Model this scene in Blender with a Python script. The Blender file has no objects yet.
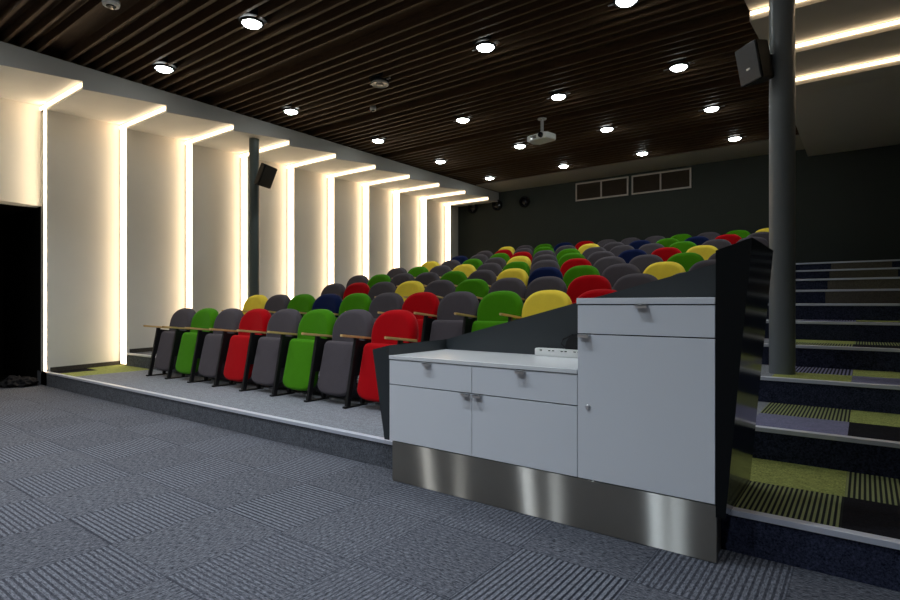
import bpy, bmesh, math, random
from mathutils import Vector, Matrix
random.seed(7)
C = bpy.context.scene.collection
PI = math.pi

# ------------------------------------------------------------------ node helpers
def srgb(r, g, b):
    f = lambda c: (c/255/12.92) if c/255 <= .04045 else ((c/255+.055)/1.055)**2.4
    return (f(r), f(g), f(b), 1)

class NT:
    def __init__(s, name):
        s.m = bpy.data.materials.new(name); s.m.use_nodes = True
        s.t = s.m.node_tree; s.n = s.t.nodes; s.l = s.t.links
        s.b = s.n['Principled BSDF']
    def node(s, t, **k):
        n = s.n.new(t)
        for a, v in k.items(): setattr(n, a, v)
        return n
    def put(s, sock, v):
        if hasattr(v, 'is_output') or isinstance(v, bpy.types.NodeSocket): s.l.new(v, sock)
        else: sock.default_value = v
    def math(s, op, a, b=0.0, c=0.0):
        n = s.node('ShaderNodeMath', operation=op)
        s.put(n.inputs[0], a); s.put(n.inputs[1], b); s.put(n.inputs[2], c)
        return n.outputs[0]
    def mix(s, f, a, b):
        n = s.node('ShaderNodeMix', data_type='RGBA')
        s.put(n.inputs[0], f); s.put(n.inputs[6], a); s.put(n.inputs[7], b)
        return n.outputs[2]
    def mixf(s, f, a, b):
        n = s.node('ShaderNodeMix', data_type='FLOAT')
        s.put(n.inputs[0], f); s.put(n.inputs[2], a); s.put(n.inputs[3], b)
        return n.outputs[0]
    def coords(s):
        tc = s.node('ShaderNodeTexCoord')
        sx = s.node('ShaderNodeSeparateXYZ'); s.l.new(tc.outputs['Object'], sx.inputs[0])
        return tc.outputs['Object'], sx.outputs[0], sx.outputs[1], sx.outputs[2]
    def xyz(s, x, y, z):
        n = s.node('ShaderNodeCombineXYZ')
        s.put(n.inputs[0], x); s.put(n.inputs[1], y); s.put(n.inputs[2], z)
        return n.outputs[0]
    def noise(s, vec, scale, detail=2, rough=.5):
        n = s.node('ShaderNodeTexNoise'); s.l.new(vec, n.inputs['Vector'])
        n.inputs['Scale'].default_value = scale; n.inputs['Detail'].default_value = detail
        n.inputs['Roughness'].default_value = rough
        return n.outputs[0]
    def bump(s, h, strength=.3, dist=.01):
        n = s.node('ShaderNodeBump'); n.inputs['Strength'].default_value = strength
        n.inputs['Distance'].default_value = dist
        s.put(n.inputs['Height'], h); s.l.new(n.outputs[0], s.b.inputs['Normal'])
    def base(s, c): s.put(s.b.inputs['Base Color'], c)
    def set(s, **k):
        for a, v in k.items(): s.b.inputs[a.replace('_', ' ')].default_value = v
        return s.m

def paint(name, col, rough=.6, var=.06, spec=.3, scale=3.0, metallic=0, **k):
    t = NT(name); o = t.coords()[0]
    n = t.noise(o, scale, 3)
    dk = tuple(c*(1-var) for c in col[:3]) + (1,); lt = tuple(min(1, c*(1+var)) for c in col[:3]) + (1,)
    t.base(t.mix(n, dk, lt))
    t.set(Roughness=rough, Specular_IOR_Level=spec, Metallic=metallic, **k)
    return t.m

def emit(name, col, strength):
    t = NT(name)
    t.base((col[0]*.8, col[1]*.8, col[2]*.8, 1))
    t.b.inputs['Emission Color'].default_value = (*col, 1)
    t.b.inputs['Emission Strength'].default_value = strength
    return t.m

def fabric(name, col):
    t = NT(name); o = t.coords()[0]
    n = t.noise(o, 260, 2); n2 = t.noise(o, 14, 3)
    f = t.math('ADD', t.math('MULTIPLY', n, .7), t.math('MULTIPLY', n2, .3))
    t.base(t.mix(f, tuple(c*.78 for c in col[:3])+(1,), tuple(min(1, c*1.22) for c in col[:3])+(1,)))
    t.bump(n, .25, .002)
    m = t.set(Roughness=.95, Specular_IOR_Level=.12, Sheen_Weight=.28, Sheen_Roughness=.4)
    t.b.inputs['Sheen Tint'].default_value = tuple(min(1, .25+c*.9) for c in col[:3])+(1,)
    return m

def wood(name, a, b, scale=9, rough=.5, axis='x', spec=.3):
    t = NT(name); o, x, y, z = t.coords()
    v = t.xyz(t.math('MULTIPLY', x, .12), y, z) if axis == 'x' else t.xyz(x, t.math('MULTIPLY', y, .12), z)
    n = t.noise(v, scale*6, 4, .6)
    t.base(t.mix(n, a, b)); t.bump(n, .1, .003)
    return t.set(Roughness=rough, Specular_IOR_Level=spec)

# carpets -----------------------------------------------------------
def carpet_plain(name, col, var=.45):
    t = NT(name); o, x, y, z = t.coords()
    n = t.noise(o, 85, 3, .8); n2 = t.noise(o, 24, 2)
    f = t.math('ADD', t.math('MULTIPLY', n, .8), t.math('MULTIPLY', n2, .2))
    f = t.math('MULTIPLY_ADD', t.math('SUBTRACT', f, .5), 3.4, .5)
    t.base(t.mix(f, tuple(c*(1-var) for c in col[:3])+(1,), tuple(min(1, c*(1+var)) for c in col[:3])+(1,)))
    t.bump(n, .5, .004)
    return t.set(Roughness=1, Specular_IOR_Level=.05)

def carpet_stripe(name, ca, cb, period=.027, axis='x', duty=.5):
    t = NT(name); o, x, y, z = t.coords()
    q = x if axis == 'x' else y
    w = t.math('FRACT', t.math('DIVIDE', q, period))
    w = t.math('ABSOLUTE', t.math('SUBTRACT', w, .5))
    s = t.math('MULTIPLY_ADD', t.math('SUBTRACT', w, duty*.5), 14, .5); 
    s = t.math('MINIMUM', t.math('MAXIMUM', s, 0), 1)
    n = t.noise(o, 140, 2, .7)
    a = t.mix(n, tuple(c*.55 for c in ca[:3])+(1,), tuple(min(1, c*1.45) for c in ca[:3])+(1,))
    t.base(t.mix(s, a, cb)); t.bump(t.math('ADD', n, s), .4, .004)
    return t.set(Roughness=1, Specular_IOR_Level=.05)

def carpet_floor():
    """square carpet tiles laid quarter-turned, ribbed one way or the other"""
    t = NT('carpet_tile_floor'); o, x, y, z = t.coords()
    u = t.math('DIVIDE', t.math('ADD', x, .81), .55); v = t.math('DIVIDE', t.math('SUBTRACT', y, .61), .595)
    iu, iv = t.math('FLOOR', u), t.math('FLOOR', v)
    fu, fv = t.math('FRACT', u), t.math('FRACT', v)
    par = t.math('FLOORED_MODULO', t.math('ADD', iu, iv), 2)          # 1 = ribs along y, 0 = ribs along x
    wn = t.node('ShaderNodeTexWhiteNoise'); t.l.new(t.xyz(iu, iv, 0.0), wn.inputs[0])
    rnd = wn.outputs[0]
    def rib(q, per):
        w = t.math('ABSOLUTE', t.math('SUBTRACT', t.math('FRACT', t.math('DIVIDE', q, per)), .5))
        return t.math('MINIMUM', t.math('MAXIMUM', t.math('MULTIPLY_ADD', t.math('SUBTRACT', w, .3), 9, .5), 0), 1)
    sx, sy = rib(y, .0275), rib(x, .0275)
    # rib contrast differs over the floor
    gx = t.math('MINIMUM', t.math('MAXIMUM', t.math('MULTIPLY_ADD', x, .55, 1.55), 0), 1)    # 0 left .. 1 right
    cx = t.math('MULTIPLY', t.math('SUBTRACT', 1, gx), t.math('MULTIPLY_ADD', rnd, .35, .62))
    cy = t.math('MULTIPLY', gx, t.math('MULTIPLY_ADD', rnd, .4, .6))
    rx = t.math('MULTIPLY', sx, cx); ry = t.math('MULTIPLY', sy, cy)
    st = t.mixf(par, rx, ry)
    nx = t.noise(t.xyz(t.math('MULTIPLY', x, .28), y, z), 120, 3, .8)
    ny = t.noise(t.xyz(x, t.math('MULTIPLY', y, .28), z), 120, 3, .8)
    nn = t.mixf(par, nx, ny)
    nn = t.math('MINIMUM', t.math('MAXIMUM', t.math('MULTIPLY_ADD', t.math('SUBTRACT', nn, .5), t.math('MULTIPLY_ADD', t.mixf(par, cx, cy), -1.8, 3.6), .5), 0), 1)
    c = t.mix(nn, srgb(38, 40, 47), srgb(126, 128, 136))
    br = t.mix(rnd, (.93, .93, .94, 1), (1.03, 1.03, 1.03, 1))
    mm = t.node('ShaderNodeMix', data_type='RGBA', blend_type='MULTIPLY'); mm.inputs[0].default_value = 1
    t.l.new(c, mm.inputs[6]); t.l.new(br, mm.inputs[7])
    gain = t.math('MULTIPLY_ADD', t.mixf(par, cx, cy), .55, .92)
    g2 = t.node('ShaderNodeMix', data_type='RGBA', blend_type='MULTIPLY'); g2.inputs[0].default_value = 1
    t.l.new(mm.outputs[2], g2.inputs[6]); t.l.new(t.xyz(gain, gain, gain), g2.inputs[7])
    c = t.mix(t.math('MULTIPLY', st, .93), g2.outputs[2], srgb(22, 24, 34))
    # joints
    e = t.math('MINIMUM', t.math('MINIMUM', fu, t.math('SUBTRACT', 1, fu)), t.math('MINIMUM', fv, t.math('SUBTRACT', 1, fv)))
    j = t.math('LESS_THAN', e, .006)
    c = t.mix(t.math('MULTIPLY', j, .45), c, srgb(30, 32, 42))
    t.base(c); t.bump(t.math('SUBTRACT', nn, st), .4, .004)
    return t.set(Roughness=1, Specular_IOR_Level=.05)

M = {}
M['wall'] = paint('white_wall_paint', (.70, .70, .67, 1), .75, .03, .2)
M['fascia'] = paint('grey_fascia_paint', (.44, .42, .395, 1), .8, .03, .2)
M['soffit_right'] = paint('off_white_ceiling_paint', (.55, .51, .45, 1), .8, .03, .2)
M['back'] = paint('dark_green_grey_wall_paint', (.046, .052, .046, 1), .7, .06, .15)
M['black'] = paint('black_void_paint', (.004, .004, .004, 1), .9, .05, .05)
M['plain_ceiling'] = paint('beige_ceiling_paint', (.40, .37, .31, 1), .8, .03, .2)
M['slat'] = wood('dark_brown_slat_wood', (.040, .020, .010, 1), (.135, .080, .042, 1), 9, .6, spec=.22)
M['floor'] = carpet_floor()
M['grey'] = carpet_plain('grey_speckled_carpet', srgb(128, 131, 138), .5)
M['curb'] = carpet_plain('charcoal_grey_carpet', srgb(92, 95, 102), .6)
M['navy_riser'] = carpet_plain('dark_navy_carpet', srgb(48, 52, 70), .75)
M['green'] = carpet_plain('lime_green_carpet', srgb(144, 152, 90), .6)
M['lilac'] = carpet_plain('blue_grey_carpet', srgb(112, 112, 138), .35)
M['blackcarpet'] = carpet_plain('black_carpet', srgb(30, 29, 33), .4)
M['greenstripe'] = carpet_stripe('green_and_black_striped_carpet', srgb(132, 139, 98), srgb(40, 42, 42), .0225)
M['greystripe'] = carpet_stripe('blue_grey_and_black_striped_carpet', srgb(120, 120, 150), srgb(36, 36, 46))
M['brownpatch'] = carpet_plain('brown_grey_carpet', srgb(98, 92, 84), .3)
M['darkbase'] = carpet_plain('dark_skirting_carpet', srgb(70, 68, 64), .5)
M['alu'] = paint('brushed_aluminium', (.66, .69, .78, 1), .42, .05, .5, 20, .4)
M['steelblack'] = paint('black_painted_steel', (.008, .008, .009, 1), .45, .1, .3)
M['armwood'] = wood('pale_beech_wood', srgb(205, 165, 100), srgb(240, 208, 150), 8, .4, 'y')
M['laminate'] = paint('white_laminate', (.74, .76, .80, 1), .38, .015, .4)
M['worktop'] = paint('white_gloss_worktop', (.78, .79, .80, 1), .18, .015, .5)
M['gap'] = paint('dark_cabinet_gap', (.03, .03, .035, 1), .8, .05, .1)
M['shell'] = paint('dark_grey_lacquer', (.030, .036, .040, 1), .35, .04, .4)
M['gloss'] = paint('glossy_blue_black_lacquer', (.018, .024, .048, 1), .13, .04, .9)
M['frontblack'] = paint('satin_black_lacquer', (.005, .006, .007, 1), .4, .04, .15)
M['chrome'] = paint('satin_chrome', (.85, .85, .87, 1), .38, .03, .5, 20, 1)
M['column'] = paint('grey_green_column_paint', (.165, .185, .205, 1), .36, .03, .5)
M['columndark'] = paint('dark_green_grey_column_paint', (.085, .105, .10, 1), .4, .03, .4)
M['speaker'] = paint('black_speaker_plastic', (.006, .006, .007, 1), .55, .05, .2)
M['white'] = paint('white_plastic', (.72, .72, .70, 1), .4, .02, .4)
M['greyplastic'] = paint('light_grey_plastic', (.45, .44, .45, 1), .45, .03, .4)
M['darkglass'] = paint('dark_lens_glass', (.01, .01, .015, 1), .08, .02, .6)
M['frame'] = paint('pale_vent_frame', (.52, .46, .42, 1), .5, .03, .3)
M['louvre'] = wood('brown_louvre', (.05, .036, .027, 1), (.09, .068, .05, 1), 10, .6)
M['cloth'] = paint('black_cloth', (.006, .006, .008, 1), .8, .2, .2, 9)
M['cable'] = paint('black_cable_rubber', (.008, .008, .009, 1), .5, .1, .3)
M['ring'] = paint('black_lamp_trim', (.012, .012, .013, 1), .8, .05, .15)
M['led'] = emit('warm_led_strip', (1.0, .76, .50), 4.9)
M['ledr'] = emit('warm_led_strip_ceiling', (1.0, .78, .52), 8)
M['ledn'] = emit('narrow_warm_led_strip', (1.0, .78, .52), 14)
M['lamp'] = emit('cool_downlight_diffuser', (.93, 1.0, .97), 40)
M['off'] = paint('unlit_lamp_glass', (.40, .39, .36, 1), .25, .3, .6, 40)

# brushed steel plinth
t = NT('brushed_stainless_steel'); o, x, y, z = t.coords()
n2 = t.noise(o, 5, 3)
col = t.mix(n2, (.36, .345, .31, 1), (.42, .405, .37, 1))
geo = t.node('ShaderNodeNewGeometry')
tg = t.node('ShaderNodeTangent', direction_type='RADIAL', axis='Z')
lobes = []
for tilt in (0.0, .28, .58, .92):                                    # facets of the horizontal brush lines
    va = t.node('ShaderNodeVectorMath', operation='ADD'); t.l.new(geo.outputs['Normal'], va.inputs[0]); va.inputs[1].default_value = (0, 0, tilt)
    vn = t.node('ShaderNodeVectorMath', operation='NORMALIZE'); t.l.new(va.outputs[0], vn.inputs[0])
    gl = t.node('ShaderNodeBsdfAnisotropic'); t.l.new(col, gl.inputs['Color']); t.l.new(vn.outputs[0], gl.inputs['Normal']); t.l.new(tg.outputs[0], gl.inputs['Tangent'])
    gl.inputs['Roughness'].default_value = .33; gl.inputs['Anisotropy'].default_value = .9; gl.inputs['Rotation'].default_value = 0.0
    lobes.append(gl.outputs[0])
acc = lobes[0]
for q, lb in enumerate(lobes[1:], 2):
    mx = t.node('ShaderNodeMixShader'); mx.inputs[0].default_value = 1/q; t.l.new(acc, mx.inputs[1]); t.l.new(lb, mx.inputs[2]); acc = mx.outputs[0]
t.base(col); t.set(Metallic=.8, Roughness=.5)
mx = t.node('ShaderNodeMixShader'); mx.inputs[0].default_value = .55; t.l.new(acc, mx.inputs[1]); t.l.new(t.b.outputs[0], mx.inputs[2])
t.l.new(mx.outputs[0], t.n['Material Output'].inputs['Surface'])
M['steel'] = t.m

FAB = {'G': ('green', fabric('green_wool_upholstery', srgb(64, 128, 10))),
       'R': ('red', fabric('red_wool_upholstery', srgb(168, 0, 12))),
       'K': ('grey', fabric('charcoal_grey_wool_upholstery', srgb(77, 72, 77))),
       'Y': ('yellow', fabric('yellow_wool_upholstery', srgb(245, 212, 72))),
       'N': ('navy', fabric('navy_wool_upholstery', srgb(12, 26, 66)))}

# ------------------------------------------------------------------ mesh helpers
def mesh_from(bm, name):
    me = bpy.data.meshes.new(name); bm.to_mesh(me); bm.free(); return me

def obj(name, bm, mats, parent=None, smooth=False, loc=None):
    bmesh.ops.recalc_face_normals(bm, faces=bm.faces)
    if smooth:
        for f in bm.faces: f.smooth = True
        for e in bm.edges:
            if len(e.link_faces) == 2 and e.calc_face_angle(0) > .7: e.smooth = False
    me = mesh_from(bm, name)
    for m in (mats if isinstance(mats, (list, tuple)) else [mats]): me.materials.append(m)
    o = bpy.data.objects.new(name, me); C.objects.link(o)
    if parent: o.parent = parent
    if loc: o.location = loc
    return o

def struct(name, bm, mats, **k):
    o = obj(name, bm, mats, **k); o['kind'] = 'structure'; return o

def tag(o, label, cat, group=None):
    o['label'] = label; o['category'] = cat
    if group: o['group'] = group
    return o

def thing(name, label, cat, loc=(0, 0, 0), rot=(0, 0, 0), group=None):
    o = bpy.data.objects.new(name, None); C.objects.link(o)
    o.location = loc; o.rotation_euler = rot; o.empty_display_size = .1
    return tag(o, label, cat, group)

def box(bm, x0, x1, y0, y1, z0, z1, bev=0, mi=0, mat=None):
    r = bmesh.ops.create_cube(bm, size=1)
    vs = r['verts']
    for v in vs:
        v.co = Vector((x0+(v.co.x+.5)*(x1-x0), y0+(v.co.y+.5)*(y1-y0), z0+(v.co.z+.5)*(z1-z0)))
    fs = set(f for v in vs for f in v.link_faces)
    for f in fs: f.material_index = mi
    if bev:
        es = list(set(e for v in vs for e in v.link_edges))
        rr = bmesh.ops.bevel(bm, geom=es, offset=bev, segments=2, affect='EDGES', profile=.5)
        vs = list(set(v for f in rr['faces'] for v in f.verts) | set(v for v in vs if v.is_valid))
    if mat is not None:
        for v in vs: v.co = mat @ v.co
    return vs

def quad(bm, pts, mi=0):
    f = bm.faces.new([bm.verts.new(p) for p in pts]); f.material_index = mi; return f

def prism(bm, poly, axis, a, b, mi=0):
    """extrude a 2D polygon along an axis between a and b"""
    def P(p, s):
        return {'x': (s, p[0], p[1]), 'y': (p[0], s, p[1]), 'z': (p[0], p[1], s)}[axis]
    A = [bm.verts.new(P(p, a)) for p in poly]; B = [bm.verts.new(P(p, b)) for p in poly]
    n = len(poly)
    fs = [bm.faces.new(A), bm.faces.new(B[::-1])]
    for i in range(n): fs.append(bm.faces.new((A[i], B[i], B[(i+1) % n], A[(i+1) % n])))
    for f in fs: f.material_index = mi
    return A + B

def hexa(bm, bot, top, mi=0):
    """solid from 4 bottom and 4 top points"""
    a = [bm.verts.new(p) for p in bot]; b = [bm.verts.new(p) for p in top]
    fs = [bm.faces.new(a[::-1]), bm.faces.new(b)]
    for i in range(4): fs.append(bm.faces.new((a[i], a[(i+1) % 4], b[(i+1) % 4], b[i])))
    for f in fs: f.material_index = mi

def lathe(bm, prof, seg=24, cx=0, cy=0, cz=0, mi=0, mat=None, cap=True):
    rings = []
    for r, z in prof:
        rings.append([bm.verts.new((cx+r*math.cos(2*PI*k/seg), cy+r*math.sin(2*PI*k/seg), cz+z)) for k in range(seg)])
    fs = []
    for a, b in zip(rings, rings[1:]):
        for k in range(seg): fs.append(bm.faces.new((a[k], a[(k+1) % seg], b[(k+1) % seg], b[k])))
    if cap:
        fs.append(bm.faces.new(rings[0][::-1])); fs.append(bm.faces.new(rings[-1]))
    for f in fs: f.material_index = mi
    if mat is not None:
        for rg in rings:
            for v in rg: v.co = mat @ v.co

def tube(bm, pts, r, seg=8, mi=0):
    pts = [Vector(p) for p in pts]; rings = []
    up = Vector((0, 0, 1))
    for i, p in enumerate(pts):
        d = (pts[min(i+1, len(pts)-1)] - pts[max(i-1, 0)]).normalized()
        a = d.cross(up)
        if a.length < .05: a = d.cross(Vector((1, 0, 0)))
        a.normalize(); b = d.cross(a).normalized()
        rings.append([bm.verts.new(p + r*(math.cos(2*PI*k/seg)*a + math.sin(2*PI*k/seg)*b)) for k in range(seg)])
    fs = []
    for a, b in zip(rings, rings[1:]):
        for k in range(seg): fs.append(bm.faces.new((a[k], a[(k+1) % seg], b[(k+1) % seg], b[k])))
    fs.append(bm.faces.new(rings[0][::-1])); fs.append(bm.faces.new(rings[-1]))
    for f in fs: f.material_index = mi

def BM(): return bmesh.new()

# ------------------------------------------------------------------ dimensions
T, Y1, RI = 1.10, 2.975, .20          # tread, first nosing, rise
NT_ = 10
def nose(i): return Y1 + T*(i-1)      # nosing of tier i (1..10)
XN, XR = -9.60, -9.84                 # wall fins: near edge, recess
XF, ZC = -8.30, 4.35                  # fascia, slatted ceiling underside
XE = -.95                             # right edge of slatted ceiling
XW = 1.75                             # right wall
YB, YF = 13.40, -3.6                  # back and front walls
ZN, ZR = 4.045, 4.150                 # soffit fins
XA = -.55                             # aisle starts here

# ------------------------------------------------------------------ floor and tiers
bm = BM(); quad(bm, [(-11.6, YF, 0), (XW, YF, 0), (XW, Y1+.02, 0), (-11.6, Y1+.02, 0)])
struct('floor', bm, M['floor'])

slots = ['grey', 'curb', 'navy_riser', 'green', 'lilac', 'blackcarpet', 'greenstripe', 'greystripe', 'brownpatch']
SI = {k: i for i, k in enumerate(slots)}
# tread tiles on the aisle: (left front, left back, right front, right back)
aisle = {1: ('greenstripe', 'green', 'blackcarpet', 'greenstripe'), 2: ('lilac', 'greenstripe', 'blackcarpet', 'green'),
         3: ('green', 'greystripe', 'lilac', 'green'), 4: ('greenstripe', 'green', 'blackcarpet', 'greenstripe'),
         5: ('lilac', 'greystripe', 'blackcarpet', 'green'), 6: ('green', 'lilac', 'lilac', 'blackcarpet')}
for i in range(1, NT_+1):
    y0 = nose(i); y1 = nose(i+1) if i < NT_ else YB; z = RI*i; zb = z-RI
    bm = BM()
    def tread(x0, x1, ya, yb, k): quad(bm, [(x0, ya, z), (x1, ya, z), (x1, yb, z), (x0, yb, z)], SI[k])
    ym = min(y0+.56, y1)
    # seating part, with a green and a dark tile beside the wall
    if i % 2 == 1:
        tread(-10.0, -9.28, y0, ym, 'blackcarpet'); tread(-9.28, -8.72, y0, ym, 'green')
        tread(-10.0, -8.72, ym, y1, 'green')
    else:
        tread(-10.0, -9.28, y0, ym, 'curb'); tread(-9.28, -8.72, y0, ym, 'grey'); tread(-10.0, -8.72, ym, y1, 'curb')
    tread(-8.72, -.62, y0, y1, 'grey')
    a = aisle.get(i, ('lilac', 'greenstripe', 'blackcarpet', 'green'))
    xm = -.085
    tread(-.62, xm, y0, ym, a[0]); tread(-.62, xm, ym, y1, a[1])
    tread(xm, XW, y0, ym, a[2]); tread(xm, XW, ym, y1, a[3])
    # riser
    def riser(x0, x1, k): quad(bm, [(x0, y0, zb), (x1, y0, zb), (x1, y0, z), (x0, y0, z)], SI[k])
    riser(-10.0, -2.0, 'curb')
    if i >= 7:
        xl, xr = -.455-.022*(i-7), (.60, .54, .437, .393)[i-7]
        riser(-2.0, xl, 'navy_riser'); riser(xl, xr, 'brownpatch'); riser(xr, XW, 'navy_riser')
    else: riser(-2.0, XW, 'navy_riser')
    struct('floor', bm, [M[s] for s in slots])
    # aluminium nosing strip
    bm = BM(); xl = -9.58
    prism(bm, [(y0-.010, z-.022), (y0-.010, z+.004), (y0-.004, z+.007), (y0+.038, z+.006), (y0+.038, z+.001), (y0-.002, z), (y0-.002, z-.022)], 'x', xl, XW-.002)
    struct('trim_%d' % i, bm, M['alu'])

# ------------------------------------------------------------------ left wall of angled fins
bm = BM(); DZ = 2.655
def finx(y0, y): return XN + (XR-XN)*(y-y0)/T
for i in range(0, NT_+1):
    y0 = nose(i); y1 = min(nose(i+1), YB)
    if i == 0:
        zb = DZ
    else: zb = RI*i-.01
    xa, xb = XN, finx(y0, y1)
    quad(bm, [(xa, y0, zb), (xb, y1, zb), (xb, y1, 4.5), (xa, y0, 4.5)])
    if i > 0:                                                        # return face towards the room's front
        zb2 = 0 if i == 1 else RI*(i-1)
        quad(bm, [(XR, y0, zb2), (XN, y0, zb2), (XN, y0, 4.5), (XR, y0, 4.5)])
yd = nose(0)
quad(bm, [(XN, YF, 0), (XN, yd, 0), (XN, yd, 4.5), (XN, YF, 4.5)])
quad(bm, [(XN, yd, DZ), (XR, Y1, DZ), (-10.05, Y1, DZ), (-10.05, yd, DZ)])   # underside of the door head
struct('wall_left', bm, M['wall'])

# dark open doorway
bm = BM()
quad(bm, [(-11.6, yd, 0), (XN-.002, yd, 0), (XN-.002, yd, DZ), (-11.6, yd, DZ)])
quad(bm, [(-11.6, Y1+.001, 0), (XR-.002, Y1+.001, 0), (XR-.002, Y1+.001, DZ), (-11.6, Y1+.001, DZ)])
quad(bm, [(-11.58, yd, 0), (-11.58, Y1, 0), (-11.58, Y1, DZ), (-11.58, yd, DZ)])
quad(bm, [(-11.6, yd, DZ+.002), (-10.04, yd, DZ+.002), (-10.04, Y1, DZ+.002), (-11.6, Y1, DZ+.002)])
quad(bm, [(-11.6, yd, .004), (-10.0, yd, .004), (-10.0, Y1, .004), (-11.6, Y1, .004)])
struct('door_1', bm, M['black'])

# skirting under each fin
bm = BM()
for i in range(1, NT_+1):
    y0 = nose(i); y1 = min(nose(i+1), YB); z = RI*i
    pts = [(XN+.008, y0+.045), (finx(y0, y1)+.008, y1-.002), (finx(y0, y1)-.01, y1-.002), (XN-.01, y0+.045)]
    prism(bm, pts, 'z', z+.001, z+.065)
struct('baseboard_left', bm, M['darkbase'])

# left soffit folded like the wall, and the fascia beside it
bm = BM()
for i in range(-2, NT_+1):
    y0 = nose(i); y1 = min(nose(i+1), YB)
    zr = ZN+(ZR-ZN)*(y1-y0)/T
    quad(bm, [(-10.1, y0, ZN), (XF, y0, ZN), (XF, y1, zr), (-10.1, y1, zr)])
    quad(bm, [(-10.1, y0, ZN), (XF, y0, ZN), (XF, y0, ZR), (-10.1, y0, ZR)])
quad(bm, [(-10.1, YF, ZR), (XF, YF, ZR), (XF, nose(-2), ZR), (-10.1, nose(-2), ZR)])
struct('ceiling', bm, M['wall'])
bm = BM()
for i in range(-2, NT_+1):
    y0 = nose(i); y1 = min(nose(i+1), YB); zr = ZN+(ZR-ZN)*(y1-y0)/T
    quad(bm, [(XF+.003, y0, ZN), (XF+.003, y1, zr), (XF+.003, y1, ZC), (XF+.003, y0, ZC)])
    quad(bm, [(XF+.003, y0, ZC), (XF+.003, y1, ZC), (XF-.14, y1, ZC), (XF-.14, y0, ZC)])
struct('trim_11', bm, M['fascia'])

# ------------------------------------------------------------------ slatted ceiling
bm = BM()
quad(bm, [(XF-.14, YF, ZC+.15), (XE, YF, ZC+.15), (XE, 12.26, ZC+.15), (XF-.14, 12.26, ZC+.15)], 1)
quad(bm, [(XF-.14, YF, ZC), (XF-.14, 12.26, ZC), (XF-.14, 12.26, ZC+.15), (XF-.14, YF, ZC+.15)], 1)
k = 0
P = 2.0/12
y = 2.64 - 36*P
j = -36
while y < 12.2:
    if j % 12 != 0:
        box(bm, XF-.13, XE, y-.017, y+.017, ZC+.001, ZC+.12)
    elif True:
        pass
    y += P; j += 1
box(bm, XE-.02, XE+.0, YF, 12.26, ZC-.002, ZC+.15)
struct('ceiling', bm, [M['slat'], M['slat']])
bm = BM(); box(bm, XF+.003, XE, 12.26, YB, ZC+.008, ZC+.15)
struct('ceiling', bm, M['plain_ceiling'])

# right ceiling: folded panels, then flat to the back
bm = BM(); XQ = -.93
for i in range(-2, 7):
    y0 = nose(i)
    if i < 6:
        y1 = nose(i+1); z1 = ZR
    else: y1 = y0+.9; z1 = 4.20
    quad(bm, [(XQ, y0, ZN), (XW, y0, ZN), (XW, y1, z1), (XQ, y1, z1)])
    quad(bm, [(XQ, y0, ZN), (XW, y0, ZN), (XW, y0, ZR), (XQ, y0, ZR)])
    quad(bm, [(XQ, y0, ZN), (XQ, y1, z1), (XQ, y1, 4.5), (XQ, y0, 4.5)])
yl = nose(6)+.9
quad(bm, [(XQ, yl, 4.2), (XW, yl, 4.2), (XW, YB, 4.2), (XQ, YB, 4.2)])
quad(bm, [(XQ, yl, 4.2), (XQ, YB, 4.2), (XQ, YB, 4.5), (XQ, yl, 4.5)])
quad(bm, [(XQ, YF, ZR), (XW, YF, ZR), (XW, nose(-2), ZR), (XQ, nose(-2), ZR)])
struct('ceiling', bm, M['soffit_right'])

# other walls
bm = BM(); quad(bm, [(-10.2, YB, 0), (XW, YB, 0), (XW, YB, 4.6), (-10.2, YB, 4.6)]); struct('wall_back', bm, M['back'])
bm = BM(); quad(bm, [(XW, YF, 0), (XW, YB, 0), (XW, YB, 4.6), (XW, YF, 4.6)]); struct('wall_right', bm, M['back'])
bm = BM(); quad(bm, [(-11.6, YF, 0), (XW, YF, 0), (XW, YF, 4.6), (-11.6, YF, 4.6)]); struct('wall_front', bm, M['soffit_right'])

# ------------------------------------------------------------------ LED strips
ordn = ['first', 'second', 'third', 'fourth', 'fifth', 'sixth', 'seventh', 'eighth', 'ninth', 'tenth', 'eleventh', 'twelfth']
for i in range(1, NT_+1):
    y0 = nose(i); zb = .02 if i == 1 else RI*(i-1)+.02
    if i == 1: zb = .21
    lab = 'warm LED strip beside the dark doorway, running up the wall and over the soffit' if i == 1 else \
          'warm LED strip in the %s fold of the white left wall, counted from the doorway' % ordn[i-1]
    g = thing('led_strip', lab, 'light strip', (XN, y0, zb), group='LED strips in the folds of the left wall')
    bm = BM(); box(bm, -.075 if i == 1 else -.195, -.012, -.012, -.002, 0, ZN+.085-zb); obj('wall_strip', bm, M['ledn'] if i == 1 else M['led'], g)
    bm = BM(); box(bm, -.235, XF-XN-.02, -.012, -.002, ZN+.035-zb, ZN+.085-zb); obj('ceiling_strip', bm, M['led'], g)
vis = {4: 'topmost and nearest', 5: 'middle', 6: 'lowest and farthest'}
for i in range(-1, 7):
    y0 = nose(i)
    bm = BM(); box(bm, XQ+.01, XW-.01, -.014, -.002, ZN+.055, ZN+.085)
    o = obj('led_strip', bm, M['ledr'], loc=(0, y0, 0))
    lab = '%s of three warm LED strips on the right ceiling behind the column' % vis[i] if i in vis else \
          'warm LED strip across the right ceiling, %s one beyond the top edge of the picture' % ordn[3-i]
    tag(o, lab, 'light strip', 'LED strips across the right ceiling')

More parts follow.
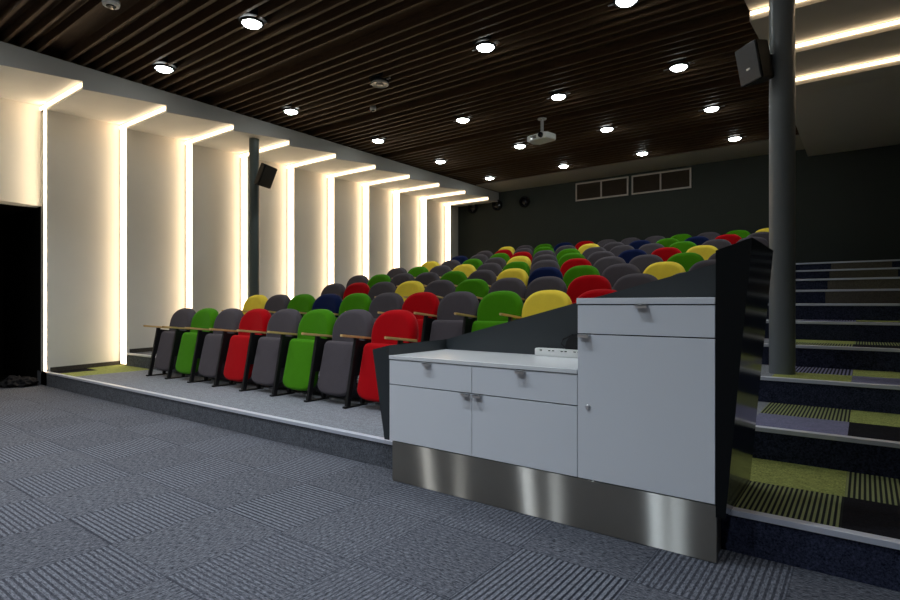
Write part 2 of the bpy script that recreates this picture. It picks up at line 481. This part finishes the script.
# ------------------------------------------------------------------ downlights
def downlight_meshes():
    bm = BM(); lathe(bm, [(.105, .012), (.128, .012), (.132, 0), (.126, -.014), (.108, -.016), (.104, -.006), (.105, .012)], 28, cap=False)
    return bm
def spot(parent, power, col, size=118):
    l = bpy.data.lights.new('downlight_beam', 'SPOT'); l.energy = power; l.color = col
    l.spot_size = math.radians(size); l.spot_blend = .75; l.shadow_soft_size = .09
    o = bpy.data.objects.new('downlight_beam', l); C.objects.link(o); o.parent = parent; o.location = (0, 0, -.04)
    return o
LX = [-7.50, -5.50, -3.72, -1.98]; LY = [1.65, 3.65, 5.70, 7.72, 9.68, 11.68]
LYall = [-.35] + LY
cols_ = ['left wall', 'second column', 'third column', 'right column']
first = None
colname = ['nearest the left wall', 'second from the left wall', 'second from the right', 'nearest the right column']
rowname = {11.68: 'last row before the back wall', 9.68: 'second row from the back wall', 7.72: 'third row from the back wall',
           5.70: 'fourth row from the back wall', 3.65: 'fifth row from the back wall', 1.65: 'row just in front of the tiers',
           -.35: 'row over the front floor', -2.35: 'row at the front wall'}
mesh_cache = {}
for yy in LYall:
    for c, xx in enumerate(LX):
        unlit = (c == 1 and yy == 5.70)
        lab = 'bright round downlight, %s, %s' % (rowname[yy], colname[c])
        if unlit: lab = 'unlit round ceiling spotlight set in a black housing among the slats'
        g = thing('downlight', lab, 'ceiling light', (xx, yy, ZC), group='round downlights in the slatted ceiling')
        if 'can' not in mesh_cache:
            o1 = obj('trim_ring', downlight_meshes(), M['ring'], g, True); mesh_cache['ring'] = o1.data
            bm = BM(); lathe(bm, [(.104, -.010), (.085, -.030), (.05, -.042), (.015, -.045)], 28); o2 = obj('diffuser', bm, M['lamp'], g, True); mesh_cache['can'] = o2.data
            bm = BM(); lathe(bm, [(.155, .03), (.155, .118)], 28); o3 = obj('housing', bm, M['ring'], g, True); mesh_cache['house'] = o3.data
            bm = BM()
            box(bm, -.03, .03, -.01, .01, -.003, .004)
            o4 = obj('mounting_clip', bm, M['greyplastic'], g, loc=(.165, 0, 0)); mesh_cache['clip'] = o4.data
            o5 = o4.copy(); C.objects.link(o5); o5.location = (-.165, 0, 0)
        else:
            for nm, key in (('trim_ring', 'ring'), ('diffuser', 'can'), ('housing', 'house'), ('mounting_clip', 'clip'), ('mounting_clip', 'clip2')):
                if unlit and nm == 'diffuser': continue
                o = bpy.data.objects.new(nm, mesh_cache[key[:4] if key != 'house' else key]); C.objects.link(o); o.parent = g
                if key[:4] == 'clip': o.location.x = .165 if key == 'clip' else -.165
        if unlit:
            bm = BM(); lathe(bm, [(.10, .0), (.125, -.03), (.118, -.05), (.09, -.042), (.05, -.035), (.045, -.05), (.02, -.055)], 28); obj('lens', bm, M['off'], g, True)
        else:
            col = (.92, .97, 1.0) if yy > 2 else (((.96, .97, .96), (.92, .95, .99), (.82, .90, 1.0), (.74, .86, 1.0))[c])
            spot(g, 86 if yy > 2 else 260, col, 106 if yy > 2 else 116)

for yy in (-.45,):  # added lamp out of view, brightens the stairs and console
    g = thing('downlight', 'added bluish downlight, out of view in the plain right ceiling, before the LED strips', 'ceiling light', (.15, yy, ZR-.001))
    for nm, key in (('trim_ring', 'ring'), ('diffuser', 'can')):
        o = bpy.data.objects.new(nm, mesh_cache[key]); C.objects.link(o); o.parent = g
    spot(g, 300, (.74, .86, 1.0), 116)

# detectors and sprinkler in the slats
def detector(loc, lab, r=.07):
    g = thing('smoke_detector', lab, 'smoke detector', loc)
    bm = BM(); lathe(bm, [(r*.8, .11), (r*.85, .03), (r, .02), (r, -.005)], 24); obj('base', bm, M['greyplastic'], g, True)
    bm = BM(); lathe(bm, [(r*.98, -.005), (r*.9, -.03), (r*.6, -.034)], 24); obj('cover', bm, M['white'], g, True)
    bm = BM(); lathe(bm, [(r*.55, -.034), (r*.5, -.046), (r*.2, -.05)], 24); obj('sensor', bm, M['darkglass'], g, True)
detector((-6.30, 2.52, ZC-.01), 'small round grey detector under the slats at the upper left, above the doorway', .085)
detector((-6.33, 6.40, ZC-.01), 'tiny round white detector on the slats just below the unlit spotlight', .05)

# ------------------------------------------------------------------ projector
g = thing('projector', 'white projector hanging from the middle of the slatted ceiling on a short pole', 'projector', (-4.40, 8.50, 3.97), (0, 0, math.radians(-12)))
bm = BM()
prism(bm, [(-.21, -.15), (.17, -.15), (.21, -.10), (.21, .11), (.17, .15), (-.17, .15), (-.24, .04)], 'z', 0, .10)
bmesh.ops.bevel(bm, geom=list(bm.edges), offset=.010, segments=2, affect='EDGES')
obj('body', bm, M['white'], g, True)
bm = BM(); lathe(bm, [(.045, 0), (.045, .03), (.035, .035), (.03, .02)], 20, mat=Matrix.Translation((.1, -.148, .055)) @ Matrix.Rotation(PI/2, 4, 'X')); obj('lens', bm, M['darkglass'], g, True)
bm = BM()
for q in range(6): box(bm, -.12+.02*q, -.108+.02*q, -.153, -.149, .025, .08)
obj('vent', bm, M['darkglass'], g)
bm = BM(); box(bm, -.13, .13, -.09, .09, .112, .122, .003)
for a, b in ((-.1, -.07), (.1, -.07), (-.1, .07), (.1, .07)): box(bm, a-.012, a+.012, b-.012, b+.012, .10, .114)
obj('bracket_plate', bm, M['greyplastic'], g)
bm = BM(); lathe(bm, [(.026, .12), (.026, ZC-3.97+.01)], 16); lathe(bm, [(.05, .122), (.045, .15), (.028, .17)], 16); obj('pole', bm, M['greyplastic'], g, True)
bm = BM(); lathe(bm, [(.075, ZC-3.97-.012), (.075, ZC-3.97+.004)], 20); obj('ceiling_plate', bm, M['greyplastic'], g, True)

# ------------------------------------------------------------------ columns
bm = BM(); lathe(bm, [(.099, 0), (.099, ZN+.05-.6)], 40)
tag(obj('column', bm, M['column'], smooth=True, loc=(-.575, 5.575, .6)), 'tall round grey column standing on the right stairs beside the console', 'column')
bm = BM(); lathe(bm, [(.085, 0), (.085, 4.07-.6)], 32)
tag(obj('column', bm, M['columndark'], smooth=True, loc=(-8.52, 5.70, .6)), 'slim dark round column standing in front of the lit left wall', 'column')

# column loudspeakers
def speaker(loc, rot, size, label, arm, badge):
    w, h, d = size
    g = thing('loudspeaker', label, 'loudspeaker', loc, rot)
    bm = BM(); prism(bm, [(-w/2, 0), (w/2, 0), (w*.26, d), (-w*.26, d)], 'z', -h/2, h/2)
    bmesh.ops.bevel(bm, geom=list(bm.edges), offset=.008, segments=2, affect='EDGES'); obj('cabinet', bm, M['speaker'], g)
    bm = BM(); box(bm, -w*.47, w*.47, -.014, .002, -h*.48, h*.48, .004); obj('grille', bm, M['grille'] if badge else M['speaker'], g)
    if badge:
        bm = BM(); box(bm, -.022, .022, -.019, -.013, -.055, -.037, .003); obj('badge', bm, M['chrome'], g)
    inv = Matrix.LocRotScale(Vector(loc), __import__('mathutils').Euler(rot), None).inverted()
    bm = BM(); tube(bm, [Vector((0, d-.01, 0)), inv @ Vector(arm)], .018, 10)
    a = inv @ Vector(arm); box(bm, a.x-.03, a.x+.03, a.y-.03, a.y+.03, a.z-.07, a.z+.07, .006)
    obj('bracket', bm, M['steelblack'], g)
    return g
t = NT('dark_speaker_grille'); o, x, y, z = t.coords()
n = t.noise(o, 400, 1); t.base(t.mix(n, (.035, .039, .048, 1), (.10, .11, .135, 1))); t.bump(n, .3, .002)
M['grille'] = t.set(Roughness=.42, Metallic=.3)
speaker((-.80, 5.36, 3.265), (math.radians(12), 0, math.radians(-42)), (.25, .325, .17),
        'black loudspeaker mounted high on the tall grey column at right', (-.655, 5.53, 3.29), True)
speaker((-8.09, 5.67, 3.35), (math.radians(24), 0, math.radians(110)), (.35, .37, .15),
        'black loudspeaker on the slim dark column in front of the lit wall', (-8.445, 5.70, 3.33), False)

# ------------------------------------------------------------------ back wall fittings
for x0, x1, lab in ((-5.965, -4.60, 'left'), (-4.52, -3.16, 'right')):
    z0, z1 = 3.84, 4.30; w = x1-x0
    g = thing('vent_grille', 'pale framed brown louvred grille high on the dark back wall, %s one of the pair' % lab, 'vent', (x0, YB, z0), group='louvred grilles on the back wall')
    bm = BM(); fw = .035; d = -.03
    box(bm, 0, w, d, -.001, 0, fw); box(bm, 0, w, d, -.001, z1-z0-fw, z1-z0); box(bm, 0, fw, d, -.001, fw, z1-z0-fw); box(bm, w-fw, w, d, -.001, fw, z1-z0-fw)
    obj('frame', bm, M['frame'], g)
    bm = BM(); box(bm, w/2-.018, w/2+.018, d, -.001, fw, z1-z0-fw); obj('divider', bm, M['frame'], g)
    for a, b in ((fw, w/2-.018), (w/2+.018, w-fw)):
        bm = BM()
        for q in range(13):
            zz = fw + (z1-z0-2*fw)*(q+.5)/13
            box(bm, a, b, -.004, .004, -.016, .016, mat=Matrix.Translation((0, -.014, zz)) @ Matrix.Rotation(math.radians(-40), 4, 'X'))
        box(bm, a, b, -.004, -.001, fw, z1-z0-fw)
        obj('louvre_panel', bm, M['louvre'], g)
for x0, lab in ((-9.18, 'leftmost, tucked beside the lit wall'), (-8.34, 'middle one'), (-7.46, 'rightmost')):  # round black fittings of unidentified use, filed under vents
    g = thing('round_fitting', 'round black fitting on the dark back wall, %s of three' % lab, 'vent', (x0, YB, 4.0), (PI/2, 0, 0), group='round black fittings on the back wall')
    bm = BM(); lathe(bm, [(.155, .0), (.155, .06), (.14, .075), (.12, .07), (.115, .02)], 28, cap=False); obj('ring', bm, M['speaker'], g, True)
    bm = BM(); lathe(bm, [(.118, .018), (.07, .05), (.03, .06)], 28); obj('cone', bm, M['darkglass'], g, True)

# ------------------------------------------------------------------ console (lectern joinery)
XL, XM, XRR = -2.60, -1.232, -.553     # left, split, right
YC, YK = 2.785, 3.43                   # front face, back panel
con = thing('presentation_console', 'white drawer console with steel plinth and dark flared side panels before the seating', 'console', (-1.58, 3.1, 0))
OFF = Vector((-1.58, 3.1, 0))
def part(name, bm, m, parent=con, smooth=False, label=None):
    bmesh.ops.translate(bm, verts=bm.verts, vec=-OFF)
    o = obj(name, bm, m, parent, smooth)
    if label: o['label'] = label
    return o
bm = BM(); box(bm, XL+.028, XRR+.004, YC+.002, YC+.03, .004, .268); box(bm, XL+.04, XRR-.01, YC+.03, Y1-.013, .004, .17)
part('plinth', bm, M['steel'], label='brushed steel plinth')
bm = BM()
box(bm, XL+.004, XM-.002, YC+.024, YK-.002, .272, .824); box(bm, XM, XRR-.002, YC+.024, YK-.002, .272, 1.198)
part('carcass', bm, M['gap'])
G = .0035
def front(name, x0, x1, z0, z1):
    bm = BM(); box(bm, x0+G/2, x1-G/2, YC, YC+.022, z0+G/2, z1-G/2, .0015)
    return part(name, bm, M['laminate'])
def handle(parent, xc, z, w=.06, lock=False):
    bm = BM(); box(bm, xc-w/2, xc+w/2, YC-.026, YC-.001, z-.003, z+.003, .001); box(bm, xc-w/2, xc+w/2, YC-.026, YC-.022, z-.014, z+.003, .001)
    part('handle', bm, M['chrome'], parent, label='small chrome edge handle')
XS = -1.917
d1 = front('drawer', XL, XS, .655, .822); handle(d1, -2.262, .816)
d2 = front('drawer', XS, XM, .655, .822); handle(d2, -1.575, .816)
d3 = front('door', XL, XS, .272, .652); handle(d3, -1.958, .650)
d4 = front('door', XS, XM, .272, .652); handle(d4, -1.872, .650)
d5 = front('drawer', XM, XRR, 1.042, 1.196); handle(d5, -.888, 1.193, .06)
d6 = front('door', XM, XRR, .272, 1.039); handle(d6, -1.190, 1.037)
bm = BM(); lathe(bm, [(.014, 0), (.014, .004), (.011, .007)], 20, mat=Matrix.Translation((-1.172, YC-.0005, .656)) @ Matrix.Rotation(PI/2, 4, 'X'))
lk = part('lock', bm, M['chrome'], d6, True)
bm = BM(); box(bm, XL, XM-.002, YC-.004, YK-.002, .8255, .850, .002); part('worktop', bm, M['worktop'], label='low white worktop')
bm = BM(); box(bm, XM-.004, XRR, YC-.004, YK-.002, 1.1995, 1.231, .002); part('worktop', bm, M['laminate'], label='raised white top of the tall unit')
# back panel: top edge climbs to the right
bm = BM(); prism(bm, [(XL, .205), (XRR, .205), (XRR, 1.462), (XL, .927)], 'y', YK, YK+.03); part('back_panel', bm, M['shell'], label='dark grey back panel with a sloping top edge')
# left flared wing
bm = BM()
hexa(bm, [(XL-.045, YC, .272), (XL-.002, YC, .272), (XL-.002, YK+.03, .272), (XL-.045, YK+.03, .272)],
         [(XL-.160, YC, .882), (XL-.002, YC, .918), (XL-.002, YK+.03, .927), (XL-.130, YK+.03, .905)])
part('side_panel', bm, M['shell'], label='dark flared left side panel')
# right flared wing: satin black front edge, glossy outer face
bm = BM()
B = [(XRR+.001, YC, .215), (XRR+.042, YC, .215), (XRR+.042, YK+.03, .215), (XRR+.001, YK+.03, .215)]
Tt = [(XRR+.001, YC, 1.447), (-.402, YC, 1.497), (-.398, YK+.03, 1.490), (XRR+.001, YK+.03, 1.462)]
hexa(bm, B, Tt)
bm.faces.ensure_lookup_table()
for f in bm.faces:
    n = f.normal if f.normal.length else None
bm.normal_update()
for f in bm.faces:
    if abs(f.calc_center_median().x - (XRR+.11)) < .05 and abs(f.normal.x) > .8: f.material_index = 1
part('side_panel', bm, [M['frontblack'], M['gloss']], label='tall black flared right side panel with a mirror gloss outside')

# things on the console
g = thing('power_strip', 'long white socket strip lying along the back of the low worktop', 'power strip', (-1.51, 3.385, .8505))
bm = BM(); box(bm, -.285, .27, -.028, .028, 0, .052, .007); obj('body', bm, M['white'], g, True)
bm = BM()
for q in range(5):
    for s in (-.014, .014):
        box(bm, -.16+.09*q+s-.008, -.16+.09*q+s+.008, -.030, -.027, .036, .042)
box(bm, -.245, -.228, -.030, -.027, .036, .044)
obj('socket_slot', bm, M['darkglass'], g)
bm = BM()
prism(bm, [(-.075, 0), (.09, 0), (.09, .10), (-.03, .10), (-.055, .05)], 'y', -.024, .022)
bmesh.ops.bevel(bm, geom=list(bm.edges), offset=.010, segments=2, affect='EDGES')
tube(bm, [(-.07, -.01, .01), (-.10, -.005, .035), (-.085, 0, .065), (-.03, 0, .09)], .006)
tag(obj('adapter', bm, M['cable'], smooth=True, loc=(-1.515, 3.396, .9030)), 'black adapter with a looped lead sitting on the white socket strip', 'adapter')

# dark cloth heap in the doorway
bm = BM(); bmesh.ops.create_icosphere(bm, subdivisions=5, radius=1)
import mathutils
for v in bm.verts:
    p = v.co.copy(); n = mathutils.noise.fractal(p*2.3+Vector((3, 1, 4)), 1.0, 2.0, 4) + .5*abs(math.sin(5*p.x+3*p.y+4*mathutils.noise.noise(p*2)))*.5
    q = p*(1+.28*n)
    v.co = Vector((q.x*.22, q.y*.15, max(q.z, -.25)*.11+.0275))
ang = .9
bmesh.ops.rotate(bm, verts=bm.verts, cent=(0, 0, 0), matrix=Matrix.Rotation(ang, 3, 'Z'))
zm = min(v.co.z for v in bm.verts)
for v in bm.verts: v.co.z -= zm
tag(obj('cloth_heap', bm, M['cloth'], smooth=True, loc=(-9.86, 2.70, .005)), 'crumpled heap of black cloth on the floor inside the dark doorway', 'cloth')

# ------------------------------------------------------------------ auditorium chairs
def pillow(outline, yf, yb, edge, dish=0.0, ty=0.0, z0=0.0):
    """cushion from an (x, z) outline; edge = rounding width; dish bends the sides forward; ty leans it back with height"""
    bm = BM()
    n = len(outline)
    cx = sum(p[0] for p in outline)/n; cz = sum(p[1] for p in outline)/n
    R = max(math.hypot(p[0]-cx, p[1]-cz) for p in outline)
    yc = (yf+yb)/2; h = (yb-yf)/2
    rings = []
    def ring(ins, y):
        out = []
        for px, pz in outline:
            d = math.hypot(px-cx, pz-cz); s = max(0, (d-ins)/d)
            x = cx+(px-cx)*s; z = cz+(pz-cz)*s
            out.append(bm.verts.new((x, y - dish*x*x + ty*(z-z0), z)))
        return out
    spec = []
    for a in (0, 15, 35, 55, 75, 90, 105, 125, 145, 165, 180):
        th = math.radians(a)
        spec.append((edge*(1-math.sin(th)), yc - h*math.cos(th)))
    inner = [(R*.75, yf-.008), (R*.45, yf-.006), (R*.22, yf-.003)]
    for ins, y in inner: rings.append(ring(ins, y))
    for ins, y in spec: rings.append(ring(ins, y))
    for ins, y in ((R*.3, yb), (R*.7, yb)): rings.append(ring(ins, y))
    for a, b in zip(rings, rings[1:]):
        for k in range(n): bm.faces.new((a[k], a[(k+1) % n], b[(k+1) % n], b[k]))
    bm.faces.new(rings[0]); bm.faces.new(rings[-1][::-1])
    return bm

def arch_outline(w0, w1, z0, zs, z1, rb=.05, p=2.4, n=22):
    pts = []
    for k in range(n+1):                                     # arch from right to left
        a = PI*k/n; c, s = math.cos(a), math.sin(a)
        pts.append((w1*math.copysign(abs(c)**(2/p), c), zs+(z1-zs)*abs(s)**(2/p)))
    for k in range(6):                                        # bottom left corner
        a = PI + PI/2*k/5; pts.append((-(w0-rb)+rb*math.cos(a), z0+rb+rb*math.sin(a)))
    for k in range(6):
        a = 1.5*PI + PI/2*k/5; pts.append(((w0-rb)+rb*math.cos(a), z0+rb+rb*math.sin(a)))
    return pts
def seat_outline(w, wb, z0, z1, rt=.035, rb=.16, p=2.6):
    pts = []
    for k in range(6): a = PI/2*k/5; pts.append((w-rt+rt*math.cos(a), z1-rt+rt*math.sin(a)))
    for k in range(6): a = PI/2+PI/2*k/5; pts.append((-(w-rt)+rt*math.cos(a), z1-rt+rt*math.sin(a)))
    n = 18
    for k in range(n+1):
        a = PI+PI*k/n; c, s = math.cos(a), math.sin(a)
        pts.append((wb*math.copysign(abs(c)**(2/p), c), z0+rb-rb*abs(s)**(2/p)))
    return pts

PIT1, PIT = .5755, .5575
def frame_bms(p):
    out = []
    b = BM(); box(b, -.020, .020, -.185, .115, 0, .016, .003); box(b, -.022, .022, -.19, -.155, 0, .020, .003); out.append(('foot', b, 'steelblack'))
    b = BM()
    hexa(b, [(-.017, -.165, .014), (.017, -.165, .014), (.017, -.12, .014), (-.017, -.12, .014)],
            [(-.017, -.045, .668), (.017, -.045, .668), (.017, -.005, .666), (-.017, -.005, .666)]); out.append(('front_leg', b, 'steelblack'))
    b = BM(); box(b, -.015, .015, .035, .07, .014, .36); out.append(('rear_leg', b, 'steelblack'))
    b = BM(); prism(b, [(-.075, .30), (.17, .30), (.19, .62), (-.03, .648)], 'x', -.012, .012); out.append(('side_panel', b, 'steelblack'))
    b = BM()
    prism(b, [(-.022, -.215), (-.015, -.226), (.015, -.226), (.022, -.215), (.022, .19), (-.022, .19)], 'z', -.012, .012)
    bmesh.ops.bevel(b, geom=list(b.edges), offset=.004, segments=2, affect='EDGES')
    for v in b.verts: v.co.z += .674 - .115*v.co.y
    out.append(('armrest', b, 'armwood'))
    return out

protos = {}
ps = {}
base_seat = pillow(seat_outline(.252, .252, .085, .620, .035, .13, 3.0), .0, .10, .04, 0, .24, .6)
me_s = mesh_from(base_seat, 'seat'); 
base_back = pillow(arch_outline(.250, .278, .36, .672, .945, .05, 2.6), .105, .245, .055, .50, .13, .4)
me_b = mesh_from(base_back, 'backrest')
bmp = BM(); prism(bmp, [(.17, .30), (.20, .30), (.215, .42), (.19, .42)], 'x', -.2, .2); me_rail = mesh_from(bmp, 'rail')
for me in (me_s, me_b):
    b = BM(); b.from_mesh(me); bmesh.ops.recalc_face_normals(b, faces=b.faces)
    for f in b.faces: f.smooth = True
    b.to_mesh(me); b.free()
me_rail.materials.append(M['steelblack'])
frame_me = {}
for nm, b, mk in frame_bms(0):
    bmesh.ops.recalc_face_normals(b, faces=b.faces)
    me = mesh_from(b, nm); me.materials.append(M[mk]); frame_me[nm] = me
col_me = {}
for k, (cn, mat) in FAB.items():
    a = me_s.copy(); a.name = 'seat_'+cn; a.materials.append(mat)
    c = me_b.copy(); c.name = 'backrest_'+cn; c.materials.append(mat)
    col_me[k] = (a, c)

def child(nm, me, par, x=0):
    o = bpy.data.objects.new(nm, me); C.objects.link(o); o.parent = par; o.location.x = x; return o
proto = {}
def make_chair(colour, pitch, left):
    root = bpy.data.objects.new('auditorium_chair', None); C.objects.link(root); root.empty_display_size = .1
    child('seat', col_me[colour][0], root); child('backrest', col_me[colour][1], root); child('rail', me_rail, root)
    for side in ((-1, 1) if left else (1,)):
        for nm in ('foot', 'front_leg', 'rear_leg', 'side_panel', 'armrest'): child(nm, frame_me[nm], root, side*(pitch/2-.024))
    return root
def copy_thing(root):
    r = root.copy(); C.objects.link(r)
    for ch in root.children:
        c = ch.copy(); C.objects.link(c); c.parent = r
    return r
rows = {1: (0, 'KGKRKGKR'), 2: (0, 'YKGNGKRKGYR'), 3: (1, 'KRKYKGKKRKK'), 4: (0, 'KGKKGKYNGKYK'), 5: (0, 'KGKYKGKRKKGK'),
        6: (0, 'YKGKYKGKNRYK'), 7: (0, 'NKGRKGKKKGKK'), 8: (0, 'KRKGKYKNGNRK'), 9: (0, 'YKGNRKKKGKGY')}
rown = ['front', 'second', 'third', 'fourth', 'fifth', 'sixth', 'seventh', 'eighth', 'back']
for r, (k0, s) in rows.items():
    pit, xs = (PIT1, -7.70) if r == 1 else (PIT, -7.605-.014*(r-2))
    for q, cc in enumerate(s):
        k = k0+q
        key = (cc, pit, q == 0)
        if key not in proto: o = proto[key] = make_chair(*key)
        else: o = copy_thing(proto[key])
        o.location = (xs+pit*k, nose(r)+.85, RI*r)
        cn = FAB[cc][0]
        pos = 'at the left end' if q == 0 else ('at the right end' if q == len(s)-1 else '%s from the left' % ordn[q])
        tag(o, '%s tip-up auditorium chair, %s of the %s row' % (cn, pos, rown[r-1]), 'chair', 'tip-up chairs on the seating tiers')

# ------------------------------------------------------------------ camera and render settings
cam = bpy.data.cameras.new('camera'); co = bpy.data.objects.new('camera', cam); C.objects.link(co)
F = 555.0
cam.sensor_width = 36; cam.sensor_fit = 'HORIZONTAL'; cam.lens = 36*F/900; cam.shift_y = 4/900
cam.clip_start = .05
co.location = (0, 0, 1.2); co.rotation_euler = (PI/2, 0, math.atan(415/555))
bpy.context.scene.camera = co

sc = bpy.context.scene
w = bpy.data.worlds.new('world'); sc.world = w; w.use_nodes = True
w.node_tree.nodes['Background'].inputs[0].default_value = (.6, .7, 1, 1)
w.node_tree.nodes['Background'].inputs[1].default_value = 0.0
sc.view_settings.view_transform = 'Standard'; sc.view_settings.look = 'None'
sc.view_settings.gamma = 1; sc.view_settings.use_curve_mapping = False
sc.view_settings.exposure = 0.0
cy = sc.cycles
cy.use_denoising = True
cy.max_bounces = 8; cy.diffuse_bounces = 4; cy.glossy_bounces = 4
cy.sample_clamp_indirect = 6
cy.caustics_reflective = False; cy.caustics_refractive = False
